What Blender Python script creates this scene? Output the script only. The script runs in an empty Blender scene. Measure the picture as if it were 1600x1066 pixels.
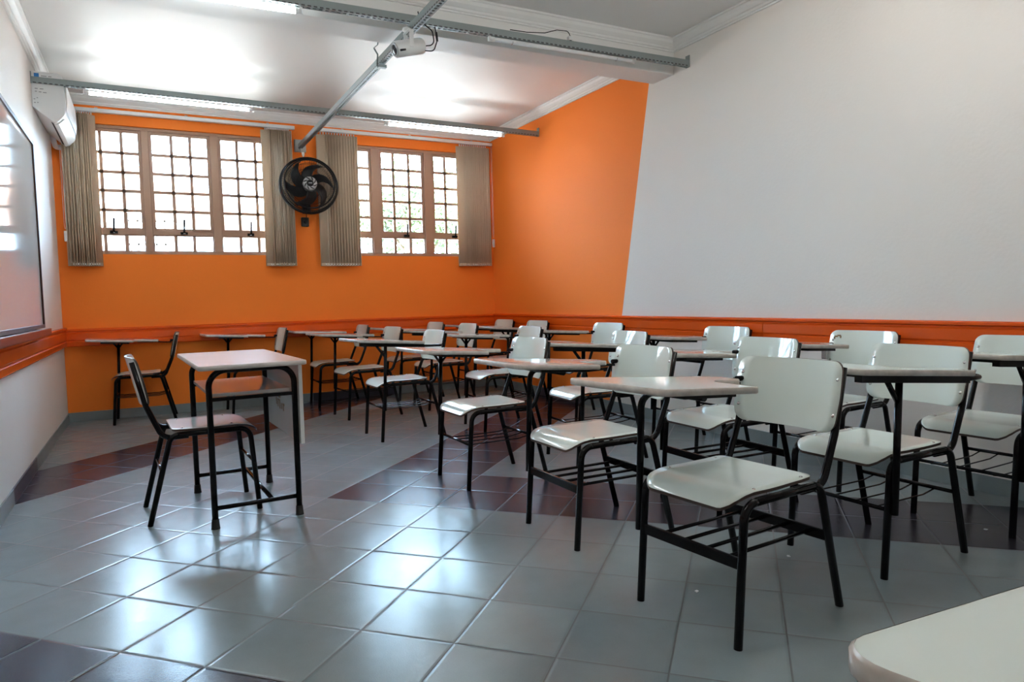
import bpy, bmesh, math, random
from mathutils import Vector, Matrix
random.seed(7)
C = bpy.context.scene.collection
S = bpy.context.scene
PI = math.pi
R = math.radians

# ---------------------------------------------------------------- camera, world, exposure
yaw, pitch, roll = 0.4811, 0.0601, -0.025
fwd = Vector((math.sin(yaw)*math.cos(pitch), math.cos(yaw)*math.cos(pitch), -math.sin(pitch)))
rt = Vector((math.cos(yaw), -math.sin(yaw), 0))
up = rt.cross(fwd)
r2 = math.cos(roll)*rt + math.sin(roll)*up
u2 = -math.sin(roll)*rt + math.cos(roll)*up
cd = bpy.data.cameras.new('camera')
cam = bpy.data.objects.new('camera', cd)
C.objects.link(cam)
M = Matrix((r2, u2, -fwd)).transposed().to_4x4()
M.translation = Vector((0.6502, -7.1741, 0.9831))
cam.matrix_world = M
cd.sensor_fit = 'HORIZONTAL'
cd.sensor_width = 36
cd.lens = 36*1089.98/1600
cd.clip_start = 0.02
S.camera = cam

w = bpy.data.worlds.new('world')
S.world = w
w.use_nodes = True
bg = w.node_tree.nodes['Background']
bg.inputs[0].default_value = (0.50, 0.735, 1.0, 1)
bg.inputs[1].default_value = 13.0
sl = bpy.data.lights.new('sun', 'SUN'); sl.energy = 28.0; sl.angle = R(1.0); sl.color = (1.0, 0.97, 0.93)
so = bpy.data.objects.new('sun', sl); C.objects.link(so)
so.rotation_euler = Vector((-0.30, 0.62, -1.15)).to_track_quat('-Z', 'Y').to_euler()    # high sun behind the building, lighting the yard
S.view_settings.view_transform = 'Standard'
S.view_settings.look = 'None'
S.view_settings.gamma = 1
S.view_settings.exposure = 2.08
TUBE = 9.5            # emission of the lit fluorescent tubes
try:
    S.cycles.max_bounces = 10
    S.cycles.diffuse_bounces = 6
    S.cycles.glossy_bounces = 4
    S.cycles.transparent_max_bounces = 12
    S.cycles.caustics_reflective = False
    S.cycles.caustics_refractive = False
    S.cycles.sample_clamp_indirect = 6
    S.cycles.use_denoising = True
except Exception:
    pass

# ---------------------------------------------------------------- materials
def nodes(m):
    return m.node_tree.nodes, m.node_tree.links
def mat(name, col, rough=0.5, metal=0.0, spec=0.5, bump=0.0, bscale=40.0, var=0.0, vscale=6.0, coat=0.0):
    m = bpy.data.materials.new(name)
    m.use_nodes = True
    N, L = nodes(m)
    b = N['Principled BSDF']
    b.inputs['Base Color'].default_value = (*col, 1)
    b.inputs['Roughness'].default_value = rough
    b.inputs['Metallic'].default_value = metal
    b.inputs['Specular IOR Level'].default_value = spec
    b.inputs['Coat Weight'].default_value = coat
    tc = N.new('ShaderNodeTexCoord')
    if var > 0:
        n = N.new('ShaderNodeTexNoise'); n.inputs['Scale'].default_value = vscale; n.inputs['Detail'].default_value = 5
        L.new(tc.outputs['Object'], n.inputs['Vector'])
        mx = N.new('ShaderNodeMix'); mx.data_type = 'RGBA'
        mx.inputs['A'].default_value = (*[c*(1-var) for c in col], 1)
        mx.inputs['B'].default_value = (*[min(1, c*(1+var)) for c in col], 1)
        L.new(n.outputs['Fac'], mx.inputs['Factor'])
        L.new(mx.outputs['Result'], b.inputs['Base Color'])
    if bump > 0:
        n2 = N.new('ShaderNodeTexNoise'); n2.inputs['Scale'].default_value = bscale; n2.inputs['Detail'].default_value = 4
        L.new(tc.outputs['Object'], n2.inputs['Vector'])
        bp = N.new('ShaderNodeBump'); bp.inputs['Strength'].default_value = bump; bp.inputs['Distance'].default_value = 0.01
        L.new(n2.outputs['Fac'], bp.inputs['Height'])
        L.new(bp.outputs['Normal'], b.inputs['Normal'])
    return m
def emis(name, col, k):
    m = bpy.data.materials.new(name); m.use_nodes = True
    N, L = nodes(m)
    b = N['Principled BSDF']
    b.inputs['Base Color'].default_value = (0.8, 0.8, 0.8, 1)
    b.inputs['Emission Color'].default_value = (*col, 1)
    b.inputs['Emission Strength'].default_value = k
    return m
def math_node(N, L, op, a, b=None, c=None):
    n = N.new('ShaderNodeMath'); n.operation = op
    for i, v in enumerate((a, b, c)):
        if v is None: continue
        if isinstance(v, (int, float)): n.inputs[i].default_value = v
        else: L.new(v, n.inputs[i])
    return n.outputs[0]

ORANGE = (0.95, 0.235, 0.036)
WHITEWALL = (0.78, 0.74, 0.70)
m_white_wall = mat('white_wall_paint', WHITEWALL, 0.6, spec=0.25, bump=0.12, bscale=55, var=0.03, vscale=2.5)
m_orange_wall = mat('orange_wall_paint', ORANGE, 0.65, spec=0.12, bump=0.10, bscale=55, var=0.04, vscale=2.0)
m_ceil = mat('ceiling_paint', (0.74, 0.73, 0.71), 0.5, bump=0.05, bscale=8, var=0.015)
m_trim = mat('white_plaster_moulding', (0.76, 0.76, 0.74), 0.5)
m_band = mat('orange_varnished_board', (0.76, 0.095, 0.006), 0.22, bump=0.05, bscale=12, var=0.10, vscale=4)
m_lam = mat('white_laminate', (0.74, 0.82, 0.77), 0.06, spec=0.7, var=0.025, vscale=3)
m_lamdesk = mat('white_desk_laminate', (0.66, 0.66, 0.64), 0.145, var=0.05, vscale=5)
m_edge = mat('dark_plywood_edge', (0.05, 0.03, 0.022), 0.4)
m_pvc = mat('worn_grey_edge_band', (0.58, 0.54, 0.49), 0.24, var=0.40, vscale=30)
m_blk = mat('black_enamelled_steel', (0.005, 0.005, 0.006), 0.16, spec=0.2)
m_rub = mat('black_rubber', (0.01, 0.01, 0.01), 0.7)
m_chr = mat('bright_steel', (0.7, 0.7, 0.7), 0.2, metal=1)
m_glue = mat('brown_glue_residue', (0.20, 0.12, 0.05), 0.6, var=0.4, vscale=60)
m_rail = mat('galvanised_rail', (0.25, 0.29, 0.29), 0.45, metal=0.25, var=0.06, vscale=8)
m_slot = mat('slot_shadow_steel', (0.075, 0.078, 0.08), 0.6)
m_winframe = mat('beige_painted_window_steel', (0.40, 0.235, 0.15), 0.4, var=0.05)
m_black_pl = mat('black_plastic', (0.009, 0.009, 0.010), 0.3, spec=0.3)
m_silver = mat('silver_plastic', (0.42, 0.43, 0.44), 0.35, metal=0.3)
m_white_pl = mat('white_plastic', (0.72, 0.73, 0.73), 0.3)
m_blue = mat('blue_sticker', (0.03, 0.22, 0.6), 0.4)
m_gray_print = mat('grey_print', (0.30, 0.31, 0.32), 0.5)
m_grey_box = mat('grey_plastic_box', (0.36, 0.37, 0.36), 0.45)
m_board = mat('white_board_enamel', (0.70, 0.70, 0.69), 0.06, spec=0.6)
m_boardfr = mat('brown_board_frame', (0.055, 0.026, 0.02), 0.45, spec=0.2, var=0.3, vscale=20)
m_tray = mat('red_brown_tray_wood', (0.17, 0.05, 0.035), 0.25, var=0.3, vscale=12)
m_dark = mat('dark_void', (0.01, 0.01, 0.01), 0.8)
m_tube_off = mat('unlit_tube_glass', (0.78, 0.79, 0.80), 0.12)
m_tube_fill = emis('fill_tube_glass', (1.0, 0.97, 0.92), TUBE*2.2)  # stronger, warmer emission for the added fill tubes out of view
m_tube = emis('lit_tube_glass', (0.88, 0.97, 1.0), TUBE)
m_lens = mat('lens_glass', (0.01, 0.012, 0.02), 0.05)

# rail with slots
m = m_railslot = bpy.data.materials.new('perforated_rail_steel'); m.use_nodes = True
N, L = nodes(m); b = N['Principled BSDF']
b.inputs['Roughness'].default_value = 0.45; b.inputs['Metallic'].default_value = 0.2
tc = N.new('ShaderNodeTexCoord'); sx = N.new('ShaderNodeSeparateXYZ'); L.new(tc.outputs['Object'], sx.inputs[0])
fr = math_node(N, L, 'FRACT', math_node(N, L, 'MULTIPLY', sx.outputs[0], 1/0.05))
s1 = math_node(N, L, 'LESS_THAN', fr, 0.55)
s2 = math_node(N, L, 'LESS_THAN', sx.outputs[2], -0.0215)
s3 = math_node(N, L, 'LESS_THAN', math_node(N, L, 'ABSOLUTE', sx.outputs[1]), 0.008)
mk = math_node(N, L, 'MULTIPLY', s1, math_node(N, L, 'MULTIPLY', s2, s3))
mx = N.new('ShaderNodeMix'); mx.data_type = 'RGBA'
mx.inputs['A'].default_value = (0.36, 0.41, 0.41, 1); mx.inputs['B'].default_value = (0.03, 0.03, 0.03, 1)
L.new(mk, mx.inputs['Factor']); L.new(mx.outputs['Result'], b.inputs['Base Color'])

# right wall: painted orange beyond a slanting line
m = m_wall_right = bpy.data.materials.new('orange_and_white_wall_paint'); m.use_nodes = True
N, L = nodes(m); b = N['Principled BSDF']; b.inputs['Roughness'].default_value = 0.65; b.inputs['Specular IOR Level'].default_value = 0.12
g = N.new('ShaderNodeNewGeometry'); sx = N.new('ShaderNodeSeparateXYZ'); L.new(g.outputs['Position'], sx.inputs[0])
line = math_node(N, L, 'MULTIPLY_ADD', sx.outputs[2], -0.2175, -2.2405)
mk = math_node(N, L, 'GREATER_THAN', sx.outputs[1], line)
nz = N.new('ShaderNodeTexNoise'); nz.inputs['Scale'].default_value = 2.2; nz.inputs['Detail'].default_value = 5
L.new(g.outputs['Position'], nz.inputs['Vector'])
mx = N.new('ShaderNodeMix'); mx.data_type = 'RGBA'
mx.inputs['A'].default_value = (*WHITEWALL, 1); mx.inputs['B'].default_value = (*ORANGE, 1)
L.new(mk, mx.inputs['Factor'])
hv = N.new('ShaderNodeMix'); hv.data_type = 'RGBA'; hv.blend_type = 'MULTIPLY'
hv.inputs['Factor'].default_value = 0.12
L.new(mx.outputs['Result'], hv.inputs['A']); L.new(nz.outputs['Color'], hv.inputs['B'])
L.new(mx.outputs['Result'], b.inputs['Base Color'])
nb = N.new('ShaderNodeTexNoise'); nb.inputs['Scale'].default_value = 55; nb.inputs['Detail'].default_value = 4
L.new(g.outputs['Position'], nb.inputs['Vector'])
bp = N.new('ShaderNodeBump'); bp.inputs['Strength'].default_value = 0.12; bp.inputs['Distance'].default_value = 0.01
L.new(nb.outputs['Fac'], bp.inputs['Height']); L.new(bp.outputs['Normal'], b.inputs['Normal'])

# floor tiles, laid diagonally, with dark stripes
TS = 0.303
ang = R(-45.8)
E1 = (math.cos(ang)/TS, math.sin(ang)/TS); E2 = (-math.sin(ang)/TS, math.cos(ang)/TS)
P0 = (1.179, -4.714)
def tile_material(name, vertical=False):
    m = bpy.data.materials.new(name); m.use_nodes = True
    N, L = nodes(m); b = N['Principled BSDF']
    g = N.new('ShaderNodeNewGeometry'); sx = N.new('ShaderNodeSeparateXYZ'); L.new(g.outputs['Position'], sx.inputs[0])
    def dot(E):
        a = math_node(N, L, 'MULTIPLY', sx.outputs[0], E[0])
        return math_node(N, L, 'ADD', math_node(N, L, 'MULTIPLY_ADD', sx.outputs[1], E[1], -(P0[0]*E[0]+P0[1]*E[1])), a)
    i, j = dot(E1), dot(E2)
    fi, fj = math_node(N, L, 'FLOOR', i), math_node(N, L, 'FLOOR', j)
    def between(v, lo, hi):
        return math_node(N, L, 'MULTIPLY', math_node(N, L, 'GREATER_THAN', v, lo-0.5), math_node(N, L, 'LESS_THAN', v, hi-0.5))
    b1 = math_node(N, L, 'MULTIPLY', between(fi, -2, 0), math_node(N, L, 'GREATER_THAN', fj, 2.5))
    b2 = math_node(N, L, 'MULTIPLY', between(fj, 3, 5), math_node(N, L, 'GREATER_THAN', fi, -2.5))
    b3 = between(fi, -9, -7)
    b4 = between(fj, -4, -2)
    dark = math_node(N, L, 'MAXIMUM', math_node(N, L, 'MAXIMUM', b1, b2), math_node(N, L, 'MAXIMUM', b3, b4))
    cv = N.new('ShaderNodeCombineXYZ'); L.new(fi, cv.inputs[0]); L.new(fj, cv.inputs[1])
    wn = N.new('ShaderNodeTexWhiteNoise'); wn.noise_dimensions = '2D'; L.new(cv.outputs[0], wn.inputs['Vector'])
    nz = N.new('ShaderNodeTexNoise'); nz.inputs['Scale'].default_value = 9; nz.inputs['Detail'].default_value = 6
    L.new(g.outputs['Position'], nz.inputs['Vector'])
    sp = N.new('ShaderNodeTexNoise'); sp.inputs['Scale'].default_value = 220; sp.inputs['Detail'].default_value = 3
    L.new(g.outputs['Position'], sp.inputs['Vector'])
    mx = N.new('ShaderNodeMix'); mx.data_type = 'RGBA'
    mx.inputs['A'].default_value = (0.205, 0.245, 0.255, 1); mx.inputs['B'].default_value = (0.033, 0.030, 0.045, 1)
    L.new(dark, mx.inputs['Factor'])
    k = math_node(N, L, 'MULTIPLY_ADD', wn.outputs['Value'], 0.16, 0.78)
    k = math_node(N, L, 'MULTIPLY_ADD', nz.outputs['Fac'], 0.20, k)
    k = math_node(N, L, 'MULTIPLY_ADD', sp.outputs['Fac'], 0.10, k)
    hs = N.new('ShaderNodeVectorMath'); hs.operation = 'SCALE'
    L.new(mx.outputs['Result'], hs.inputs[0]); L.new(k, hs.inputs['Scale'])
    if vertical:
        L.new(hs.outputs[0], b.inputs['Base Color'])
        b.inputs['Roughness'].default_value = 0.3
        return m
    def gdist(v):
        f = math_node(N, L, 'FRACT', v)
        return math_node(N, L, 'MINIMUM', f, math_node(N, L, 'SUBTRACT', 1.0, f))
    d = math_node(N, L, 'MINIMUM', gdist(i), gdist(j))
    gr = math_node(N, L, 'LESS_THAN', d, 0.0085)
    mg = N.new('ShaderNodeMix'); mg.data_type = 'RGBA'
    L.new(gr, mg.inputs['Factor']); L.new(hs.outputs[0], mg.inputs['A']); mg.inputs['B'].default_value = (0.10, 0.105, 0.11, 1)
    L.new(mg.outputs['Result'], b.inputs['Base Color'])
    rr = math_node(N, L, 'MULTIPLY_ADD', nz.outputs['Fac'], 0.10, 0.17)
    rr = math_node(N, L, 'MAXIMUM', rr, math_node(N, L, 'MULTIPLY', gr, 0.5))
    L.new(rr, b.inputs['Roughness'])
    b.inputs['Specular IOR Level'].default_value = 0.37
    h = N.new('ShaderNodeMapRange'); h.inputs['From Max'].default_value = 0.03; L.new(d, h.inputs['Value'])
    un = N.new('ShaderNodeTexNoise'); un.inputs['Scale'].default_value = 14; un.inputs['Detail'].default_value = 2
    L.new(g.outputs['Position'], un.inputs['Vector'])
    hh = math_node(N, L, 'MULTIPLY_ADD', sp.outputs['Fac'], 0.22, h.outputs[0])
    hh = math_node(N, L, 'MULTIPLY_ADD', un.outputs['Fac'], 0.35, hh)
    bp = N.new('ShaderNodeBump'); bp.inputs['Strength'].default_value = 0.25; bp.inputs['Distance'].default_value = 0.004
    L.new(hh, bp.inputs['Height']); L.new(bp.outputs['Normal'], b.inputs['Normal'])
    return m
m_floor = tile_material('glazed_floor_tiles')
m_base = tile_material('tile_skirting', True)

# blind cloth: woven, lets some daylight through
m = m_cloth = bpy.data.materials.new('woven_blind_cloth'); m.use_nodes = True
N, L = nodes(m); b = N['Principled BSDF']; out = N['Material Output']
tc = N.new('ShaderNodeTexCoord')
wv = N.new('ShaderNodeTexNoise'); wv.inputs['Scale'].default_value = 60; wv.inputs['Detail'].default_value = 3
mp = N.new('ShaderNodeMapping'); mp.inputs['Scale'].default_value = (1, 1, 8); L.new(tc.outputs['Object'], mp.inputs[0]); L.new(mp.outputs[0], wv.inputs['Vector'])
mx = N.new('ShaderNodeMix'); mx.data_type = 'RGBA'
mx.inputs['A'].default_value = (0.55, 0.44, 0.31, 1); mx.inputs['B'].default_value = (0.78, 0.64, 0.47, 1)
L.new(wv.outputs['Fac'], mx.inputs['Factor']); L.new(mx.outputs['Result'], b.inputs['Base Color'])
b.inputs['Roughness'].default_value = 0.9
tr = N.new('ShaderNodeBsdfTranslucent'); tr.inputs[0].default_value = (0.62, 0.42, 0.26, 1)
ms = N.new('ShaderNodeMixShader'); ms.inputs[0].default_value = 0.22
L.new(b.outputs[0], ms.inputs[1]); L.new(tr.outputs[0], ms.inputs[2]); L.new(ms.outputs[0], out.inputs[0])

# window glass
m = m_glass = bpy.data.materials.new('window_glass'); m.use_nodes = True
N, L = nodes(m); N.remove(N['Principled BSDF']); out = N['Material Output']
tr = N.new('ShaderNodeBsdfTransparent'); tr.inputs[0].default_value = (0.96, 0.98, 0.97, 1)
gl = N.new('ShaderNodeBsdfGlossy'); gl.inputs['Roughness'].default_value = 0.02
fz = N.new('ShaderNodeFresnel'); fz.inputs[0].default_value = 1.45
ms = N.new('ShaderNodeMixShader'); L.new(fz.outputs[0], ms.inputs[0]); L.new(tr.outputs[0], ms.inputs[1]); L.new(gl.outputs[0], ms.inputs[2]); L.new(ms.outputs[0], out.inputs[0])

# ---------------------------------------------------------------- mesh helpers
def add_box(bm, x0, x1, y0, y1, z0, z1, mtx=None, mi=0):
    vs = [bm.verts.new((x, y, z)) for x in (x0, x1) for y in (y0, y1) for z in (z0, z1)]
    if mtx is not None:
        for v in vs: v.co = mtx @ v.co
    for f in ((0,1,3,2),(4,6,7,5),(0,4,5,1),(2,3,7,6),(0,2,6,4),(1,5,7,3)):
        bm.faces.new([vs[k] for k in f]).material_index = mi
def round_path(pts, rads, n=6):
    P = [Vector(p) for p in pts]; out = [P[0]]
    for k in range(1, len(P)-1):
        r = rads[k] if isinstance(rads, (list, tuple)) else rads
        a = (P[k-1]-P[k]); c = (P[k+1]-P[k]); la, lc = a.length, c.length
        a.normalize(); c.normalize()
        th = a.angle(c)
        if r <= 0 or abs(th-PI) < 1e-3: out.append(P[k]); continue
        d = min(r/math.tan(th/2), la*0.49, lc*0.49); rr = d*math.tan(th/2)
        bis = (a+c).normalized(); cen = P[k]+bis*(rr/math.sin(th/2))
        s, e = P[k]+a*d-cen, P[k]+c*d-cen
        for q in range(n+1):
            out.append(cen+s.normalized().slerp(e.normalized(), q/n)*s.length)
    out.append(P[-1]); return out
def add_tube(bm, path, r, seg=10, squash=(1, 1), mi=0, caps=True, closed=False, smooth=True):
    P = [Vector(p) for p in path]; n = len(P)
    rings = []; ref = None
    for k in range(n):
        if closed: t = (P[(k+1) % n]-P[k-1]).normalized()
        else: t = (P[min(k+1, n-1)]-P[max(k-1, 0)]).normalized()
        if ref is None:
            ref = Vector((0, 0, 1)) if abs(t.z) < 0.9 else Vector((0, 1, 0))
            ref = (ref-t*ref.dot(t)).normalized()
        else:
            ref = (ref-t*ref.dot(t))
            ref = ref.normalized() if ref.length > 1e-6 else t.orthogonal().normalized()
        bi = t.cross(ref)
        rr = r[k] if isinstance(r, (list, tuple)) else r
        rings.append([bm.verts.new(P[k]+ref*math.cos(2*PI*q/seg)*rr*squash[0]+bi*math.sin(2*PI*q/seg)*rr*squash[1]) for q in range(seg)])
    m = n if closed else n-1
    for k in range(m):
        A, B = rings[k], rings[(k+1) % n]
        for q in range(seg):
            f = bm.faces.new((A[q], A[(q+1) % seg], B[(q+1) % seg], B[q])); f.smooth = smooth; f.material_index = mi
    if caps and not closed:
        bm.faces.new(rings[0][::-1]).material_index = mi; bm.faces.new(rings[-1]).material_index = mi
def add_lathe(bm, prof, cen, axis, seg=24, mi=0, smooth=True):
    ax = Vector(axis).normalized(); a = ax.orthogonal().normalized(); c = ax.cross(a); cen = Vector(cen)
    rings = []
    for (r, h) in prof:
        if r < 1e-6: rings.append([bm.verts.new(cen+ax*h)])
        else: rings.append([bm.verts.new(cen+ax*h+(a*math.cos(2*PI*q/seg)+c*math.sin(2*PI*q/seg))*r) for q in range(seg)])
    for A, B in zip(rings, rings[1:]):
        for q in range(seg):
            q2 = (q+1) % seg
            if len(A) == 1 and len(B) == 1: continue
            if len(A) == 1: f = bm.faces.new((A[0], B[q], B[q2]))
            elif len(B) == 1: f = bm.faces.new((A[q], B[0], A[q2]))
            else: f = bm.faces.new((A[q], B[q], B[q2], A[q2]))
            f.smooth = smooth; f.material_index = mi
def round_poly(pts, rads, n=6):
    P = [Vector((p[0], p[1], 0)) for p in pts]; N_ = len(P); out = []
    for k in range(N_):
        r = rads[k] if isinstance(rads, (list, tuple)) else rads
        seg = round_path([P[k-1], P[k], P[(k+1) % N_]], [0, r, 0], n)
        out += [(v.x, v.y) for v in seg[1:-1]]
    return out
def add_prism(bm, poly, z0, z1, fn=None, mi=0, mi_side=None):
    f = fn or (lambda x, y, z: (x, y, z))
    A = [bm.verts.new(f(x, y, z0)) for x, y in poly]; B = [bm.verts.new(f(x, y, z1)) for x, y in poly]
    bm.faces.new(A[::-1]).material_index = mi; bm.faces.new(B).material_index = mi
    n = len(poly)
    for k in range(n):
        q = bm.faces.new((A[k], A[(k+1) % n], B[(k+1) % n], B[k]))
        q.material_index = mi if mi_side is None else mi_side
def area2(poly):
    return sum(poly[k-1][0]*poly[k][1]-poly[k][0]*poly[k-1][1] for k in range(len(poly)))
def offset_poly(poly, d):
    n = len(poly); out = []; sg = 1 if area2(poly) > 0 else -1
    for k in range(n):
        p, q, r = Vector(poly[k-1]), Vector(poly[k]), Vector(poly[(k+1) % n])
        t = (r-p).normalized(); nn = Vector((t.y, -t.x))*sg
        out.append(tuple(q+nn*d))
    return out
def obj(name, bm, m, parent=None, bevel=0.0, kind=None, loc=None):
    bmesh.ops.recalc_face_normals(bm, faces=bm.faces)
    me = bpy.data.meshes.new(name); bm.to_mesh(me); bm.free()
    for x in (m if isinstance(m, (list, tuple)) else [m]): me.materials.append(x)
    o = bpy.data.objects.new(name, me); C.objects.link(o)
    if parent is not None: o.parent = parent
    if loc is not None: o.location = loc
    if bevel > 0:
        md = o.modifiers.new('bevel', 'BEVEL'); md.width = bevel; md.segments = 2; md.limit_method = 'ANGLE'
    if kind: o['kind'] = kind
    return o
def thing(name, label, cat, loc=(0, 0, 0), rotz=0.0, group=None):
    o = bpy.data.objects.new(name, None); C.objects.link(o)
    o.empty_display_size = 0.05
    o.location = loc; o.rotation_euler = (0, 0, rotz)
    o['label'] = label; o['category'] = cat
    if group: o['group'] = group
    return o
def tag(o, label, cat, group=None, kind=None):
    o['label'] = label; o['category'] = cat
    if group: o['group'] = group
    if kind: o['kind'] = kind
    return o
def dup(root, loc, rotz, label, group=None):
    r = root.copy(); C.objects.link(r); r.location = loc; r.rotation_euler = (0, 0, rotz); r['label'] = label
    if group: r['group'] = group
    for ch in list(root.children):
        c = ch.copy(); C.objects.link(c); c.parent = r
        for g in list(ch.children):
            d = g.copy(); C.objects.link(d); d.parent = c
    return r
BM = bmesh.new

# ---------------------------------------------------------------- the room
W, H, YF = 4.178, 2.84, -8.6
def boxobj(name, x0, x1, y0, y1, z0, z1, m, parent=None, bevel=0.0, kind='structure'):
    bm = BM(); add_box(bm, x0, x1, y0, y1, z0, z1)
    return obj(name, bm, m, parent, bevel, kind if parent is None else None)
boxobj('floor', -0.2, W+0.2, YF-0.2, 0.2, -0.12, 0.0, m_floor)
boxobj('ceiling', -0.2, W+0.2, YF-0.2, 0.2, H, H+0.12, m_ceil)
boxobj('wall_left', -0.2, 0.0, YF-0.2, 0.2, 0, H, m_white_wall)
boxobj('wall_right', W, W+0.2, YF-0.2, 0.2, 0, H, m_wall_right)
boxobj('wall_front', 0, W, YF-0.2, YF, 0, H, m_white_wall)
WIN = [(0.15, 1.87, 1.470, 2.610), (2.30, 4.00, 1.470, 2.610)]
bm = BM()
zl, zh = 1.470, 2.61
add_box(bm, 0, W, 0, 0.2, 0, zl); add_box(bm, 0, W, 0, 0.2, zh, H)
for a, c in ((0, 0.15), (1.87, 2.30), (4.00, W)): add_box(bm, a, c, 0, 0.2, zl, zh)
obj('wall_back', bm, m_orange_wall, kind='structure')
bm = BM(); add_box(bm, 0, W, -3.10, -2.86, 2.60, H)
obj('ceiling_beam', bm, m_ceil, kind='structure', bevel=0.004)

# plaster cornice: stepped profile (d = from the wall, z = below the ceiling)
prof = [(0, 0), (0.070, 0), (0.070, 0.012), (0.060, 0.016), (0.052, 0.034), (0.034, 0.050), (0.026, 0.054), (0.022, 0.066), (0.012, 0.070), (0.012, 0.080), (0, 0.080)]
def cornice(name, a, c, nrm):
    a, c, nrm = Vector(a), Vector(c), Vector(nrm)
    bm = BM()
    A = [bm.verts.new(a+nrm*d+Vector((0, 0, H-z-0.0005))) for d, z in prof]
    B = [bm.verts.new(c+nrm*d+Vector((0, 0, H-z-0.0005))) for d, z in prof]
    n = len(prof)
    for k in range(n): bm.faces.new((A[k], A[(k+1) % n], B[(k+1) % n], B[k]))
    bm.faces.new(A); bm.faces.new(B[::-1])
    obj(name, bm, m_trim, kind='structure')
cornice('trim_1', (0, 0, 0), (W, 0, 0), (0, -1, 0))
cornice('trim_2', (W, 0, 0), (W, -2.86, 0), (-1, 0, 0))
cornice('trim_3', (W, -3.10, 0), (W, YF, 0), (-1, 0, 0))
cornice('trim_4', (0, 0, 0), (0, -2.86, 0), (1, 0, 0))
cornice('trim_5', (0, -3.10, 0), (0, YF, 0), (1, 0, 0))
cornice('trim_6', (0, -3.10, 0), (W, -3.10, 0), (0, -1, 0))

# painted board round the walls: moulded planks
bprof = [(0, 0), (0.020, 0), (0.026, 0.006), (0.026, 0.040), (0.020, 0.044), (0.020, 0.052), (0.026, 0.056), (0.026, 0.112), (0.018, 0.120), (0.018, 0.128), (0.034, 0.134), (0.034, 0.146), (0.026, 0.152), (0, 0.152)]
def bandpiece(name, a, c, nrm, z0, hgt):
    a, c, nrm = Vector(a), Vector(c), Vector(nrm); bm = BM(); k_ = hgt/0.152
    A = [bm.verts.new(a+nrm*d+Vector((0, 0, z0+z*k_))) for d, z in bprof]
    B = [bm.verts.new(c+nrm*d+Vector((0, 0, z0+z*k_))) for d, z in bprof]
    n = len(bprof)
    for k in range(n): bm.faces.new((A[k], A[(k+1) % n], B[(k+1) % n], B[k]))
    bm.faces.new(A); bm.faces.new(B[::-1])
    obj(name, bm, m_band, kind='structure')
bandpiece('trim_7', (0.0, 0, 0), (W, 0, 0), (0, -1, 0), 0.662, 0.155)
bandpiece('trim_8', (W, -0.03, 0), (W, -3.948, 0), (-1, 0, 0), 0.672, 0.150)
bandpiece('trim_9', (W, -3.951, 0), (W, -7.6, 0), (-1, 0, 0), 0.672, 0.150)
bandpiece('trim_10', (0, -0.03, 0), (0, -7.6, 0), (1, 0, 0), 0.662, 0.168)
# tile skirting
boxobj('baseboard_back', 0.008, W-0.008, -0.009, 0, 0, 0.083, m_base, bevel=0.002)
boxobj('baseboard_left', 0, 0.009, YF, 0, 0, 0.083, m_base, bevel=0.002)
boxobj('baseboard_right', W-0.009, W, YF, 0, 0, 0.083, m_base, bevel=0.002)

# ---------------------------------------------------------------- windows
def frame_box(bm, x0, x1, z0, z1, t, y0, y1):
    add_box(bm, x0, x0+t, y0, y1, z0, z1); add_box(bm, x1-t, x1, y0, y1, z0, z1)
    add_box(bm, x0+t, x1-t, y0, y1, z1-t, z1); add_box(bm, x0+t, x1-t, y0, y1, z0, z0+t)
def make_window(idx, x0, x1, z0, z1, mull, zrows, ztr, bars):
    root = bpy.data.objects.new('window_%d' % idx, None); C.objects.link(root)
    root.location = (0, 0, 0); root['kind'] = 'structure'
    bm = BM(); frame_box(bm, x0, x1, z0, z1, 0.028, 0.03, 0.10)
    obj('window_frame', bm, m_winframe, root, 0.003)
    for a, c in mull:
        bm = BM(); add_box(bm, a, c, 0.025, 0.105, z0+0.028, z1-0.028); obj('mullion', bm, m_winframe, root, 0.004)
    edges = [x0+0.028]+[v for mc in mull for v in mc]+[x1-0.028]
    secs = [(edges[2*k], edges[2*k+1]) for k in range(len(mull)+1)]
    for (a, c), bb in zip(secs, bars):
        bm = BM()
        frame_box(bm, a, c, ztr[1]-0.008, z1-0.028, 0.026, 0.045, 0.075)       # hinged upper sash
        add_box(bm, a, c, 0.040, 0.085, ztr[0], ztr[1]-0.008)                  # transom
        frame_box(bm, a, c, z0+0.028, ztr[0], 0.010, 0.050, 0.075)
        sash = obj('sash', bm, m_winframe, root, 0.002)
        bm = BM()
        for z in zrows: add_box(bm, a+0.01, c-0.01, 0.050, 0.070, z-0.0135, z+0.0135)
        for x in bb: add_box(bm, x-0.0135, x+0.0135, 0.050, 0.070, z0+0.03, z1-0.03)
        obj('glazing_bars', bm, m_winframe, sash)
        bm = BM(); add_box(bm, a, c, 0.059, 0.062, z0+0.028, z1-0.028); obj('glass_pane', bm, m_glass, sash)
        bm = BM(); xm = (a+c)/2
        if a > 2.8 and c < 3.45: xm += 0.03
        add_box(bm, xm-0.03, xm+0.03, 0.028, 0.040, ztr[0]+0.006, ztr[1]-0.012)
        add_tube(bm, round_path([(xm, 0.03, ztr[0]+0.02), (xm, 0.005, ztr[0]+0.02), (xm+0.006, 0.0, ztr[0]+0.14)], 0.012), 0.009, 8)
        obj('latch', bm, m_blk, sash)
    return root
make_window(1, *WIN[0], [(0.680, 0.742), (1.254, 1.326)], [2.376, 2.205, 2.039, 1.867], (1.650, 1.692),
            [(0.360, 0.525), (0.928, 1.085), (1.494, 1.660)])
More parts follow.
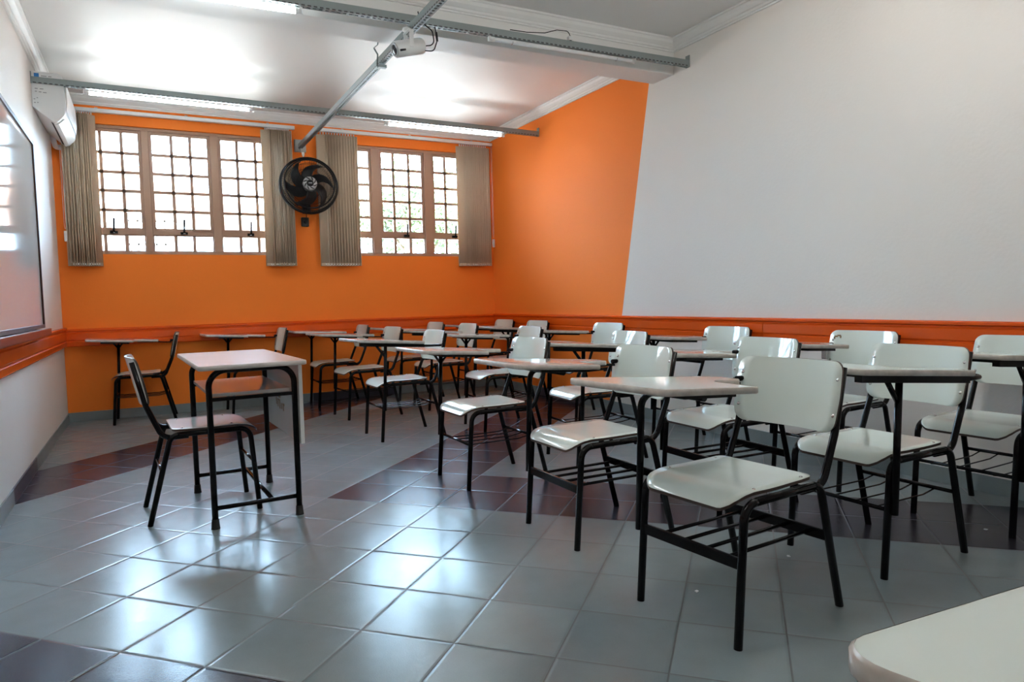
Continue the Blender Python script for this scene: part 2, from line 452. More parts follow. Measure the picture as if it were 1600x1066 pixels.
make_window(2, *WIN[1], [(2.802, 2.893), (3.384, 3.481)], [2.384, 2.213, 2.048, 1.873], (1.670, 1.714),
            [(2.480, 2.640), (3.046, 3.217), (3.636, 3.795)])

# ---------------------------------------------------------------- vertical blinds
def slat_bm(wd, z0, z1):
    bm = BM(); n = 6
    for q in range(n):                       # gently bowed strip
        pass
    xs = [(-wd/2+wd*q/n) for q in range(n+1)]
    bow = lambda x: 0.004*(1-(2*x/wd)**2)
    t = 0.0007
    A = [[bm.verts.new((x, bow(x)-t, z)) for x in xs] for z in (z0, z1)]
    B = [[bm.verts.new((x, bow(x)+t, z)) for x in xs] for z in (z0, z1)]
    for q in range(n):
        bm.faces.new((A[0][q], A[0][q+1], A[1][q+1], A[1][q])).smooth = True
        bm.faces.new((B[0][q+1], B[0][q], B[1][q], B[1][q+1])).smooth = True
        bm.faces.new((A[0][q+1], A[0][q], B[0][q], B[0][q+1])); bm.faces.new((A[1][q], A[1][q+1], B[1][q+1], B[1][q]))
    bm.faces.new((A[0][0], A[1][0], B[1][0], B[0][0])); bm.faces.new((A[1][-1], A[0][-1], B[0][-1], B[1][-1]))
    # sewn-in hem weight
    add_box(bm, -wd/2+0.004, wd/2-0.004, bow(0)-0.0035, bow(0)+0.002, z0+0.002, z0+0.030)
    return bm
def make_blind(label, x0, x1, stacks, cord_x, zt):
    root = thing('vertical_blind', label, 'blind', ((x0+x1)/2, -0.06, zt), 0, 'vertical blinds at the windows')
    ox, oy, oz = root.location
    bm = BM()
    add_box(bm, x0-ox, x1-ox, -0.022, 0.022, -0.016, 0.016)
    obj('headrail', bm, m_white_pl, root, 0.004)
    for xb in (x0+0.25, (x0+x1)/2, x1-0.25):
        bm = BM(); add_box(bm, xb-ox-0.012, xb-ox+0.012, -0.01, 0.060, 0.016, 0.026)
        obj('wall_bracket', bm, m_chr, root)
    proto = None
    for xs, angs in stacks:
        for k, (x, a) in enumerate(zip(xs, angs)):
            if proto is None:
                s = proto = obj('slat', slat_bm(0.089, 1.362-oz, 2.668-oz), m_cloth, root)
            else:
                s = proto.copy(); C.objects.link(s)
            s.location = (x-ox, 0, 0); s.rotation_euler = (0, 0, R(a))
        bm = BM()
        for xa, xb in zip(xs, xs[1:]):
            mid = (xa+xb)/2-ox
            for yy in (-0.030, 0.030):
                add_tube(bm, [(xa-ox, yy, 1.378-oz), (mid, yy-0.004, 1.362-oz), (xb-ox, yy, 1.378-oz)], 0.0022, 5)
        for xa in xs:
            add_box(bm, xa-ox-0.004, xa-ox+0.004, -0.034, -0.028, 1.372-oz, 1.384-oz)
        obj('bead_chain', bm, m_white_pl, root)
        bm = BM()
        for xa in xs: add_box(bm, xa-ox-0.005, xa-ox+0.005, -0.006, 0.006, 2.668-oz, 2.690-oz)
        obj('slat_hangers', bm, m_white_pl, root)
    bm = BM(); c = cord_x-ox
    pts = [(c-0.006, -0.028, -0.016), (c-0.006, -0.03, 1.70-oz), (c, -0.03, 1.66-oz), (c+0.006, -0.03, 1.70-oz), (c+0.006, -0.028, -0.016)]
    add_tube(bm, round_path(pts, 0.01), 0.0016, 5); obj('pull_cord', bm, m_white_pl, root)
    bm = BM(); add_box(bm, c-0.012, c+0.012, -0.043, -0.019, 1.57-oz, 1.66-oz); obj('cord_weight', bm, m_white_pl, root, 0.005)
    return root
def stack(x0, x1, n, flat_first, jit):
    xs, an = [], []
    for k in range(n):
        xs.append(x0+(x1-x0)*k/(n-1)); an.append(62+random.uniform(-jit, jit))
    if flat_first: an[0] = 8; an[1] = 30; an[2] = 48
    return xs, an
st1 = stack(0.118, 0.310, 12, True, 9); st2 = stack(1.745, 1.960, 14, False, 6); st2 = (st2[0], [-a for a in st2[1]]); st2[1][0] = -20
st3 = stack(2.270, 2.605, 13, False, 9)
st3 = (st3[0], [-12, -40, -52, -50, -44, -48, -40, -28, -24, -34, -46, -52, -56])
st4 = stack(3.775, 4.085, 14, False, 9)
st4 = (st4[0], [-14, -46, -54, -56, -50, -46, -38, -42, -30, -34, -22, -26, -34, -14])
make_blind('beige vertical blind drawn open at the left window, beside the air conditioner', 0.10, 2.02, [st1, st2], 0.072, 2.705)
make_blind('beige vertical blind drawn open at the right window, by the corner', 2.24, 4.165, [st3, st4], 4.146, 2.712)

# ---------------------------------------------------------------- ceiling rails and lamps
def rail(name, label, a, c, hw=0.019, hh=0.0225, ends=()):
    a, c = Vector(a), Vector(c); d = c-a; ln = d.length; yawr = math.atan2(d.y, d.x); pit = -math.atan2(d.z, math.hypot(d.x, d.y))
    root = thing(name, label, 'rail', (a+c)/2, 0, 'perforated ceiling rails')
    root.rotation_euler = (0, pit, yawr)
    bm = BM()
    for (y0, y1, z0, z1) in ((-hw, -hw+0.003, -hh, hh), (hw-0.003, hw, -hh, hh), (-hw+0.003, hw-0.003, hh-0.003, hh), (-hw+0.003, -0.008, -hh, -hh+0.003), (0.008, hw-0.003, -hh, -hh+0.003), ):
        add_box(bm, -ln/2, ln/2, y0, y1, z0, z1)
    n = int(ln/0.033)                       # slots and the bridges between them
    for k in range(n):
        x = -ln/2+0.033*k
        add_box(bm, x, x+0.014, -0.008, 0.008, -hh, -hh+0.003)
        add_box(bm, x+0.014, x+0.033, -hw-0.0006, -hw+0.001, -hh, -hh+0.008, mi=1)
    obj('channel', bm, [m_rail, m_slot], root)
    for e in ends:
        bm = BM(); x = e*ln/2
        add_box(bm, x-0.006 if e > 0 else x, x if e > 0 else x+0.006, -0.02, 0.02, -hh-0.004, hh+0.035)
        obj('wall_plate', bm, m_rail, root, 0.001)
    return root
rail('ceiling_rail', 'grey perforated rail across the room near the window wall, lit tubes beneath', (0.0, -1.09, 2.632), (W, -1.09, 2.610), ends=(1, -1))
rail('ceiling_rail', 'grey perforated rail across the room beside the ceiling beam', (0.0, -3.25, 2.588), (W, -3.25, 2.634), ends=(1, -1))
rail('ceiling_rail', 'long grey perforated rail running from the window wall toward the camera, below the cross rails', (2.072, -0.045, 2.535), (2.085, -8.55, 2.552))

def tube_lamp(label, y, x0, x1, z0, z1, lit):
    a, c = Vector((x0, y, z0)), Vector((x1, y, z1)); d = (c-a); ln = d.length
    root = thing('tube_lamp', label, 'lamp', (a+c)/2, 0, 'fluorescent tube lamps')
    root.rotation_euler = (0, -math.atan2(d.z, d.x), 0)
    bm = BM(); add_tube(bm, [(-ln/2+0.03, 0, 0), (ln/2-0.03, 0, 0)], 0.0135, 14)
    obj('glass_tube', bm, (m_tube_fill if y < -5 else m_tube) if lit else m_tube_off, root)
    for s in (-1, 1):
        bm = BM(); add_tube(bm, [(s*(ln/2-0.03), 0, 0), (s*ln/2, 0, 0)], 0.0150, 14)
        add_box(bm, s*ln/2-0.006, s*ln/2+0.006, -0.012, 0.012, -0.014, 0.022)
        obj('lamp_holder', bm, m_white_pl, root)
    for s in (-0.36, 0.36):
        bm = BM()
        pts = [(s*ln+0.0, 0.0165*math.cos(t), 0.0165*math.sin(t)) for t in [R(90-k*33) for k in range(9)]]
        add_tube(bm, [(s*ln, 0, 0.026)]+pts, 0.002, 6); obj('clip', bm, m_chr, root)
    return root
tube_lamp('lit fluorescent tube on the far rail, left of the wall fan', -1.09, 0.325, 1.500, 2.580, 2.572, True)
tube_lamp('lit fluorescent tube on the far rail, near the orange right wall', -1.09, 2.610, 3.790, 2.566, 2.562, True)
tube_lamp('lit fluorescent tube at the top edge of the photo, on the beam rail', -3.25, 0.25, 1.468, 2.535, 2.555, True)
tube_lamp('unlit fluorescent tube on the beam rail, right of the projector', -3.25, 2.596, 3.700, 2.580, 2.590, False)

# rail with two extra-bright tubes, added out of view to fill the foreground
for yy in (-5.41,):
    rail('ceiling_rail', 'added grey perforated rail nearer the camera, unseen overhead, carrying the fill tubes' if yy > -6 else 'added grey perforated rail behind the camera, carrying fill tubes', (0.0, yy, 2.60), (W, yy, 2.62), ends=(1, -1))
    for x0 in (0.30, 2.60):
        tube_lamp('added fluorescent fill tube on the unseen %s rail, %s side' % ('overhead' if yy > -6 else 'rearmost', 'left' if x0 < 1 else 'right'), yy, x0, x0+1.18, 2.555, 2.56, True)

# junction box on the window wall where the long rail ends
t = thing('junction_box', 'grey junction box on the orange wall above the fan, at the rail end', 'electrical box', (2.066, 0, 2.545))
bm = BM(); add_box(bm, -0.045, 0.045, -0.035, 0, -0.06, 0.06); obj('box_body', bm, m_grey_box, t, 0.004)
bm = BM(); add_box(bm, 0.004, 0.060, -0.062, -0.035, -0.065, 0.010); obj('socket', bm, m_grey_box, t, 0.004)
bm = BM(); add_lathe(bm, [(0.014, 0), (0.014, -0.022), (0.006, -0.045), (0, -0.045)], (0.032, -0.048, -0.065), (0, 0, 1), 12); obj('plug', bm, m_white_pl, t)

# projector hanging at the rail crossing
t = thing('projector', 'white cylindrical projector with a round lens hanging under the crossing rails', 'projector', (2.055, -3.30, 2.432))
ax = Vector((-0.95, -0.12, -0.29)).normalized()
mt = Matrix.Identity(4)
bm = BM(); add_lathe(bm, [(0, 0.092), (0.040, 0.092), (0.046, 0.086), (0.046, -0.080), (0.042, -0.088), (0, -0.088)], (0, 0, 0), ax, 32)
body = obj('projector_body', bm, m_white_pl, t)
bm = BM(); add_lathe(bm, [(0.040, 0.0925), (0.036, 0.098), (0.030, 0.098), (0.028, 0.090)], (0, 0, 0), ax, 32); obj('lens_ring', bm, m_silver, t)
bm = BM(); add_lathe(bm, [(0.030, 0.091), (0.018, 0.099), (0, 0.101)], (0, 0, 0), ax, 24); obj('lens', bm, m_lens, t)
bm = BM(); 
side = ax.cross(Vector((0, 0, 1))).normalized()
c0 = ax*0.055+side*(0.044)*1.0
add_tube(bm, [ax*0.075+Vector((0, -0.0445, -0.018)), ax*0.040+Vector((0, -0.0445, -0.018))], 0.006, 8); obj('sensor_window', bm, m_lens, t)
bm = BM()
for s in (-1, 1): add_box(bm, -0.012, 0.012, s*0.050-0.002, s*0.050+0.002, -0.01, 0.095)
add_box(bm, -0.014, 0.014, -0.052, 0.052, 0.090, 0.096)
add_lathe(bm, [(0, 0.0), (0.034, 0.0), (0.034, 0.014), (0.02, 0.02), (0.008, 0.02)], (0, 0, 0.094), (0, 0, 1), 20)
obj('mount', bm, m_white_pl, t)
bm = BM()
add_tube(bm, round_path([(0.09, -0.01, 0.02), (0.15, -0.02, 0.03), (0.13, -0.04, 0.10), (0.06, -0.03, 0.15), (0.05, -0.03, 0.20)], 0.03), 0.0035, 6)
add_tube(bm, round_path([(0.09, -0.02, -0.01), (0.14, -0.03, -0.01), (0.165, -0.03, 0.06), (0.15, -0.03, 0.13)], 0.03), 0.0035, 6)
add_tube(bm, [(0.163, -0.03, 0.05), (0.158, -0.03, 0.10)], 0.007, 8)
obj('power_lead', bm, m_black_pl, t)

# bent steel hook on the long rail
bm = BM()
add_tube(bm, round_path([(2.10, -2.72, 2.50), (2.045, -2.72, 2.505), (2.045, -2.74, 2.57), (2.015, -2.76, 2.60), (2.03, -2.80, 2.61), (2.03, -2.80, 2.70)], 0.008), 0.006, 8, squash=(1, 0.5))
add_box(bm, 2.05, 2.105, -2.735, -2.705, 2.495, 2.513)
tag(obj('steel_hook', bm, m_rail), 'bent steel hook bracket clamped to the long rail left of the projector', 'bracket')

# cable lying on the beam rail with its plug
t = thing('power_cable', 'thin black cable looped over the beam rail, ending in a plug', 'cable', (2.74, -3.25, 2.655))
bm = BM()
add_tube(bm, round_path([(0.0, 0, 0.0), (0.12, 0.0, 0.003), (0.25, 0, 0.018), (0.34, 0, 0.050), (0.42, 0, 0.055), (0.437, 0, 0.04), (0.440, 0, 0.02)], 0.03), 0.0028, 6)
obj('lead', bm, m_black_pl, t)
bm = BM(); add_lathe(bm, [(0, 0.0), (0.012, 0.0), (0.012, -0.03), (0.004, -0.04), (0, -0.04)], (0.440, 0, -0.01), (0, 0, -1), 12); obj('plug', bm, m_black_pl, t)
bm = BM(); add_box(bm, -0.016, 0.016, -0.014, 0.014, 0, 0.026); tag(obj('plug_socket', bm, m_white_pl, None, 0.003, loc=(3.18, -3.25, 2.652)), 'small white socket on top of the beam rail under the cable plug', 'socket')

# ---------------------------------------------------------------- air conditioner on the left wall
t = thing('air_conditioner', 'white split air conditioner high on the left wall by the window', 'air conditioner', (0, -0.66, 2.50))
poly = [(0.0, 0.195), (0.165, 0.195), (0.190, 0.180), (0.200, 0.10), (0.205, 0.0), (0.196, -0.10), (0.150, -0.150), (0.125, -0.158), (0.0, -0.055)]
L0, L1 = -0.44, 0.42
def acfn(x, y, z): return (x, z, y)
bm = BM(); add_prism(bm, round_poly(poly, [0, 0.01, 0.02, 0.02, 0.03, 0.04, 0.03, 0.01, 0], 3), L0, L1, acfn); obj('ac_body', bm, m_white_pl, t, 0.004)
bm = BM(); add_prism(bm, [(0.2055, 0.15), (0.2100, 0.14), (0.2125, 0.0), (0.2065, -0.06), (0.2035, -0.06)], L0+0.03, L1-0.03, acfn); obj('front_panel', bm, m_white_pl, t, 0.001)
bm = BM(); add_prism(bm, [(0.128, -0.159), (0.150, -0.153), (0.190, -0.115), (0.193, -0.118), (0.152, -0.158), (0.128, -0.163)], L0+0.05, L1-0.05, acfn); obj('louvre', bm, m_white_pl, t, 0.001)
bm = BM(); add_prism(bm, [(0.105, -0.1425), (0.119, -0.1535), (0.119, -0.1560), (0.105, -0.1450)], L0+0.05, L1-0.05, acfn); obj('air_slot', bm, m_dark, t)
bm = BM(); add_box(bm, 0.022, 0.052, L0-0.0015, L0-0.0005, 0.152, 0.182); obj('blue_sticker', bm, m_blue, t)
bm = BM()
random.seed(3)
for (x, z, wd) in [(0.064, 0.162, 0.034), (0.108, 0.162, 0.020), (0.022, 0.070, 0.018), (0.052, 0.070, 0.022), (0.022, 0.050, 0.012), (0.045, 0.048, 0.016), (0.070, 0.046, 0.022), (0.012, -0.005, 0.010), (0.012, -0.03, 0.012), (0.030, 0.005, 0.008), (0.032, -0.028, 0.008)]:
    add_box(bm, x, x+wd, L0-0.0012, L0-0.0005, z, z+0.006)
obj('printed_marks', bm, m_gray_print, t)
bm = BM(); add_tube(bm, round_path([(0.032, -0.20, 2.46), (0.032, -0.17, 2.41), (0.034, -0.028, 2.375), (0.085, -0.027, 2.375)], 0.05, 8), 0.022, 12)
tag(obj('pipe_trunking', bm, m_white_pl), 'white insulated pipe bending from under the air conditioner onto the orange wall', 'pipe')

# ---------------------------------------------------------------- wall fan
t = thing('wall_fan', 'black wall fan with six curved blades between the two windows', 'fan', (2.105, -0.225, 2.130))
t.rotation_euler = (R(-6), 0, R(-4))
A_ = (0, -1, 0)
def ringpts(r, y, n=48, ph=0): return [(r*math.cos(2*PI*k/n+ph), y, r*math.sin(2*PI*k/n+ph)) for k in range(n)]
bm = BM()
for r, y, th in ((0.268, 0.0, 0.012), (0.258, -0.040, 0.0045), (0.270, 0.022, 0.009)): add_tube(bm, ringpts(r, y), th, 8, closed=True)
obj('outer_ring', bm, m_black_pl, t)
bm = BM()
for r, y in ((0.235, -0.060), (0.20, -0.068), (0.13, -0.075)): add_tube(bm, ringpts(r, y), 0.0080 if r > 0.21 else 0.0018, 6, closed=True)
for k in range(96):
    a0 = 2*PI*k/96; sw = 0.5
    pts = []
    for q in range(7):
        f = q/6; r = 0.055+0.207*f; a = a0+sw*(1-f)**1.5
        pts.append((r*math.cos(a), -0.078+0.043*f**3, r*math.sin(a)))
    add_tube(bm, pts, 0.0011, 4, caps=False)
obj('front_grille', bm, m_black_pl, t)
bm = BM()
for k in range(72):
    a = 2*PI*k/72
    add_tube(bm, [(0.05*math.cos(a), 0.085, 0.05*math.sin(a)), (0.18*math.cos(a), 0.075, 0.18*math.sin(a)), (0.262*math.cos(a), 0.02, 0.262*math.sin(a))], 0.0011, 4, caps=False)
for r, y in ((0.12, 0.08), (0.18, 0.075), (0.225, 0.05)): add_tube(bm, ringpts(r, y), 0.0016, 5, closed=True)
obj('rear_grille', bm, m_black_pl, t)
bm0 = None
for k in range(6):
    if bm0 is None:
        bm = BM(); grid = []
        for q in range(11):
            f = q/10; r = 0.045+0.190*f
            cen = -0.95*f*f                       # swept like a banana
            wd = (0.018+0.038*math.sin(PI*min(1, f*0.62+0.18)))*(1 if f < 0.9 else 0.72)
            row = []
            for s in range(6):
                g = s/5*2-1
                a = cen+g*wd/max(r, 0.06)
                row.append((r*math.cos(a), -0.018+0.028*g*(1-0.35*f), r*math.sin(a)))
            grid.append(row)
        V = [[bm.verts.new((x, y-0.0012, z)) for x, y, z in row] for row in grid]
        U = [[bm.verts.new((x, y+0.0012, z)) for x, y, z in row] for row in grid]
        for q in range(10):
            for s in range(5):
                bm.faces.new((V[q][s], V[q+1][s], V[q+1][s+1], V[q][s+1])).smooth = True
                bm.faces.new((U[q][s+1], U[q+1][s+1], U[q+1][s], U[q][s])).smooth = True
        for q in range(10):
            for e in (0, 5): bm.faces.new((V[q][e], U[q][e], U[q+1][e], V[q+1][e]))
        for s in range(5):
            for e in (0, 10): bm.faces.new((V[e][s], V[e][s+1], U[e][s+1], U[e][s]))
        bl = bm0 = obj('blade', bm, m_black_pl, t)
    else:
        bl = bm0.copy(); C.objects.link(bl)
    bl.rotation_euler = (0, R(-47+60*k), 0)
bm = BM(); add_lathe(bm, [(0, 0.070), (0.062, 0.070), (0.066, 0.060), (0.066, 0.0), (0.06, -0.01)], (0, -0.015, 0), A_, 32); obj('grille_hub', bm, m_silver, t)
bm = BM()
for k in range(8):
    a = 2*PI*k/8
    pts = [((0.034+0.028*f)*math.cos(a+0.6*f), -0.0862, (0.034+0.028*f)*math.sin(a+0.6*f)) for f in (0, 0.33, 0.66, 1)]
    add_tube(bm, pts, [0.002, 0.005, 0.005, 0.003], 6)
add_lathe(bm, [(0, 0.078), (0.030, 0.076), (0.034, 0.069), (0.034, 0.06)], (0, -0.014, 0), A_, 28)
obj('hub_badge', bm, m_black_pl, t)
bm = BM(); add_box(bm, -0.016, 0.016, -0.0935, -0.092, -0.003, 0.003); obj('hub_mark', bm, m_silver, t)
bm = BM(); add_lathe(bm, [(0, -0.02), (0.040, -0.02), (0.055, 0.0), (0.060, 0.05), (0.045, 0.10), (0, 0.11)], (0, 0.06, 0), (0, 1, 0), 24)
obj('motor_housing', bm, m_black_pl, t)
bm = BM(); add_tube(bm, round_path([(0, 0.10, -0.03), (0, 0.12, -0.12), (-0.01, 0.205, -0.16)], 0.03), 0.018, 10); add_box(bm, -0.05, 0.03, 0.196, 0.214, -0.23, -0.09); obj('wall_arm', bm, m_black_pl, t)
bm = BM(); add_tube(bm, [(0, 0.10, -0.06), (-0.005, 0.14, -0.2), (-0.014, 0.195, -0.245), (-0.014, 0.203, -0.30)], 0.004, 6); obj('cord', bm, m_black_pl, t)
t = thing('fan_speed_switch', 'small black fan speed switch on the orange wall under the fan', 'switch', (2.094, 0, 1.800))
bm = BM(); add_box(bm, -0.036, 0.036, -0.035, 0, -0.045, 0.045); obj('switch_box', bm, m_black_pl, t, 0.006)
bm = BM(); add_lathe(bm, [(0.018, 0), (0.016, 0.014), (0, 0.014)], (0, -0.035, 0.0), (0, -1, 0), 18); obj('knob', bm, m_black_pl, t)

# ---------------------------------------------------------------- whiteboard and tray on the left wall
t = thing('whiteboard', 'glossy whiteboard in a brown frame on the left wall', 'whiteboard', (0, -3.20, 1.50))
bm = BM(); add_box(bm, 0.004, 0.016, -1.78, 1.78, -0.615, 0.615); obj('writing_surface', bm, m_board, t)
bm = BM()
for (y0, y1, z0, z1) in ((-1.80, 1.80, 0.61, 0.635), (-1.80, 1.80, -0.635, -0.61), (1.775, 1.80, -0.61, 0.61), (-1.80, -1.775, -0.61, 0.61)):
    add_box(bm, 0.0, 0.026, y0, y1, z0, z1)
obj('frame', bm, m_boardfr, t, 0.002)
bm = BM(); add_box(bm, 0.0, 0.085, -3.60+0, 1.80, -0.016, 0.016)
add_box(bm, 0.075, 0.092, -3.60, 1.80, -0.022, 0.022)
o = obj('chalk_tray', bm, m_tray, None, 0.003, loc=(0.0, -3.50, 0.846)); tag(o, 'dark red-brown wooden tray ledge along the left wall under the whiteboard', 'tray')

# ---------------------------------------------------------------- student chairs with a writing board
HW, HD = 0.194, 0.237
def side_frame(parent, s, hw):
    ft, rr_ = (-HD, s*hw, 0), (HD, s*hw, 0)
    rf = 0.0124
    top = round_path([ft, (-0.207, s*hw, 0.400), (0.135, s*hw, 0.403), (HD, s*hw, 0)], [0, 0.050, 0.045, 0], 8)
    # split the bent tube into front leg, seat rail and rear leg
    i1 = 10; i2 = len(top)-10
    bm = BM(); add_tube(bm, top[:i1], rf, 12); obj('leg', bm, m_blk, parent)
    bm = BM(); add_tube(bm, top[i1-1:i2+1], rf, 12); obj('seat_rail', bm, m_blk, parent)
    bm = BM(); add_tube(bm, top[i2:], rf, 12); obj('leg', bm, m_blk, parent)
def plate(name, m_top, outline, fn, th, parent):
    """thin bent ply: white faces, dark edge.  outline in (a,b); fn maps (a,b,offset) to 3-D"""
    bm = BM()
    a0 = min(p[0] for p in outline); a1 = max(p[0] for p in outline)
    # strips along a so that the plate can bend
    n = 18
    def width_at(a):
        lo, hi = 1e9, -1e9
        for k in range(len(outline)):
            p, q = outline[k-1], outline[k]
            if min(p[0], q[0])-1e-9 <= a <= max(p[0], q[0])+1e-9:
                if abs(q[0]-p[0]) < 1e-9: bs = (p[1], q[1])
                else:
                    f = (a-p[0])/(q[0]-p[0]); bs = (p[1]+(q[1]-p[1])*f,)
                for b_ in bs: lo = min(lo, b_); hi = max(hi, b_)
        return lo, hi
    fr = sorted(set([0, 0.004, 0.015, 0.035, 0.06, 0.09]+[0.12+0.76*k/n for k in range(n+1)]+[0.91, 0.94, 0.965, 0.985, 0.996, 1]))
    rows_t, rows_b = [], []
    nb = 10
    for f in fr:
        a = a0+(a1-a0)*f; lo, hi = width_at(min(max(a, a0+1e-6), a1-1e-6))
        bs = [lo+(hi-lo)*k/nb for k in range(nb+1)]
        rows_t.append([bm.verts.new(fn(a, b_, th/2)) for b_ in bs]); rows_b.append([bm.verts.new(fn(a, b_, -th/2)) for b_ in bs])
    for k in range(len(fr)-1):
        for q in range(nb):
            f1 = bm.faces.new((rows_t[k][q], rows_t[k+1][q], rows_t[k+1][q+1], rows_t[k][q+1])); f1.smooth = True
            f2 = bm.faces.new((rows_b[k][q+1], rows_b[k+1][q+1], rows_b[k+1][q], rows_b[k][q])); f2.smooth = True
        for q in (0, nb):
            e = bm.faces.new((rows_t[k][q], rows_b[k][q], rows_b[k+1][q], rows_t[k+1][q])); e.material_index = 1
    for rowt, rowb in ((rows_t[0], rows_b[0]), (rows_t[-1], rows_b[-1])):
        for q in range(nb):
            e = bm.faces.new((rowt[q], rowt[q+1], rowb[q+1], rowb[q])); e.material_index = 1
    return obj(name, bm, [m_top, m_edge], parent)
def seat_z(x):
    pts = [(-0.250, 0.375), (-0.240, 0.388), (-0.222, 0.403), (-0.195, 0.4145), (-0.150, 0.4205), (-0.05, 0.4195), (0.06, 0.4205), (0.14, 0.424)]
    for (xa, za), (xb, zb) in zip(pts, pts[1:]):
        if x <= xb: 
            f = (x-xa)/(xb-xa); f = max(0, f); return za+(zb-za)*f
    return pts[-1][1]
def chair_body(t, hw, seat_hw, heavy, bars=True, lift=0.0, bk_hw=0.197, mtop=None):
    mtop = mtop or m_lam
    for s in (-1, 1): side_frame(t, s, hw)
    # seat
    ol = round_poly([(-0.246, -seat_hw+0.008), (-0.10, -seat_hw), (0.128, -seat_hw+0.006), (0.128, seat_hw-0.006), (-0.10, seat_hw), (-0.246, seat_hw-0.008)], [0.05, 0.02, 0.03, 0.03, 0.02, 0.05], 8)
    st = plate('seat', mtop, ol, lambda a, b, o: (a, b, seat_z(a)+o), 0.009, t)
    bm = BM()
    for x in (-0.13, 0.085):
        for s in (-1, 1): add_lathe(bm, [(0.0055, 0.003), (0.0045, 0.0062), (0, 0.0068)], (x, s*(hw-0.03), seat_z(x)+0.0012), (0, 0, 1), 10)
    obj('screws', bm, m_chr, st)
    # upright tubes
    lean = (0.258-0.209)/(0.762-0.543)
    xb = lambda z: 0.209+(z-0.543)*lean
    for s in (-1, 1):
        y = s*(hw-0.012)
        pts = round_path([(0.06, y, 0.391), (0.165, y, 0.391), (0.198, y, 0.47), (xb(0.543)+0.019, y, 0.543), (xb(0.745)+0.019, y, 0.745)], [0, 0.055, 0.12, 0.1, 0], 7)
        bm = BM(); add_tube(bm, pts, 0.0118, 12); obj('back_upright', bm, m_blk, t)
    # backrest: height along a, width along b, hollowed towards the middle
    ol = round_poly([(0.543, -bk_hw+0.008), (0.655, -bk_hw-0.002), (0.763, -bk_hw+0.004), (0.763, bk_hw-0.004), (0.655, bk_hw+0.002), (0.543, bk_hw-0.008)], [0.045, 0.2, 0.035, 0.035, 0.2, 0.045], 8)
    bk = plate('backrest', mtop, ol, lambda a, b, o: (xb(a)+0.034*(1-(b/bk_hw)**2)-o, b, a), 0.009, t)
    bm = BM()
    for z in (0.598, 0.708):
        for s in (-1, 1): add_lathe(bm, [(0.0065, -0.003), (0.0060, 0.001), (0.003, 0.0025), (0, 0.0025)], (xb(z)-0.0045+0.034*(1-((hw-0.014)/bk_hw)**2), s*(hw-0.014), z), (-1, 0, 0.2), 12)
    obj('screws', bm, m_chr, bk)
    # book rack: two cross members with bars between
    zr = 0.236
    def xl_front(z): return -HD+(0.030)*(z/0.40)
    def xl_rear(z): return HD-(0.102)*(z/0.40)
    for x in (xl_front(zr), xl_rear(zr)):
        bm = BM()
        if heavy: add_box(bm, x-0.006, x+0.006, -hw, hw, zr-0.018, zr+0.016)
        else: add_tube(bm, [(x, -hw, zr), (x, hw, zr)], 0.0075, 10)
        obj('rack_crossbar', bm, m_blk, t, 0.003 if heavy else 0)
    if bars:
        ys = (-0.128, -0.045, 0.042, 0.125) if heavy else (-0.115, -0.03, 0.055, 0.13)
        for y in ys:
            bm = BM()
            if heavy: add_tube(bm, [(xl_front(zr), y, zr-0.002), (xl_rear(zr), y, zr-0.002)], 0.0062, 8)
            else: add_tube(bm, round_path([(xl_front(zr), y, zr-0.006), (xl_front(zr)+0.05, y, zr-0.016), (xl_rear(zr)-0.07, y, zr-0.016), (xl_rear(zr), y, zr-0.004)], 0.03), 0.0032, 6)
            obj('rack_bar', bm, m_blk, t)
def board_fn(x, y, z): return (x, y, 0.7315-0.058*(x+0.43)+z)
def writing_board(t, outline, rads):
    pl = round_poly(outline, rads, 6)
    if area2(pl) < 0: pl = pl[::-1]
    bm = BM(); add_prism(bm, pl, -0.018, 0.0, board_fn)
    bd = obj('writing_board', bm, m_lam, t)
    bm = BM(); op = offset_poly(pl, 0.0035)
    n = len(pl); V = []
    for (P_, z) in ((pl, -0.0195), (op, -0.017), (op, -0.003), (pl, 0.0004)):
        V.append([bm.verts.new(board_fn(x, y, z)) for x, y in P_])
    for a in range(3):
        for k in range(n):
            f = bm.faces.new((V[a][k], V[a][(k+1) % n], V[a+1][(k+1) % n], V[a+1][k])); f.smooth = True
    obj('edge_band', bm, m_pvc, bd)
    return bd
RIGHT = [(-0.445, 0.300), (-0.420, -0.105), (-0.070, -0.135), (-0.060, 0.060), (0.118, 0.085), (0.118, 0.178), (-0.10, 0.245)]
RRAD = [0.035, 0.022, 0.012, 0.05, 0.02, 0.02, 0.10]
LEFT = [(-0.445, 0.120), (-0.395, -0.225), (0.050, -0.330), (0.075, -0.215), (-0.110, -0.160), (-0.120, 0.130)]
LRAD = [0.03, 0.03, 0.02, 0.02, 0.04, 0.03]
def plank(bm, x0, x1, y0, y1, zt, zb):
    add_prism(bm, [(x0, y0), (x1, y0), (x1, y1), (x0, y1)], zb, zt, board_fn)
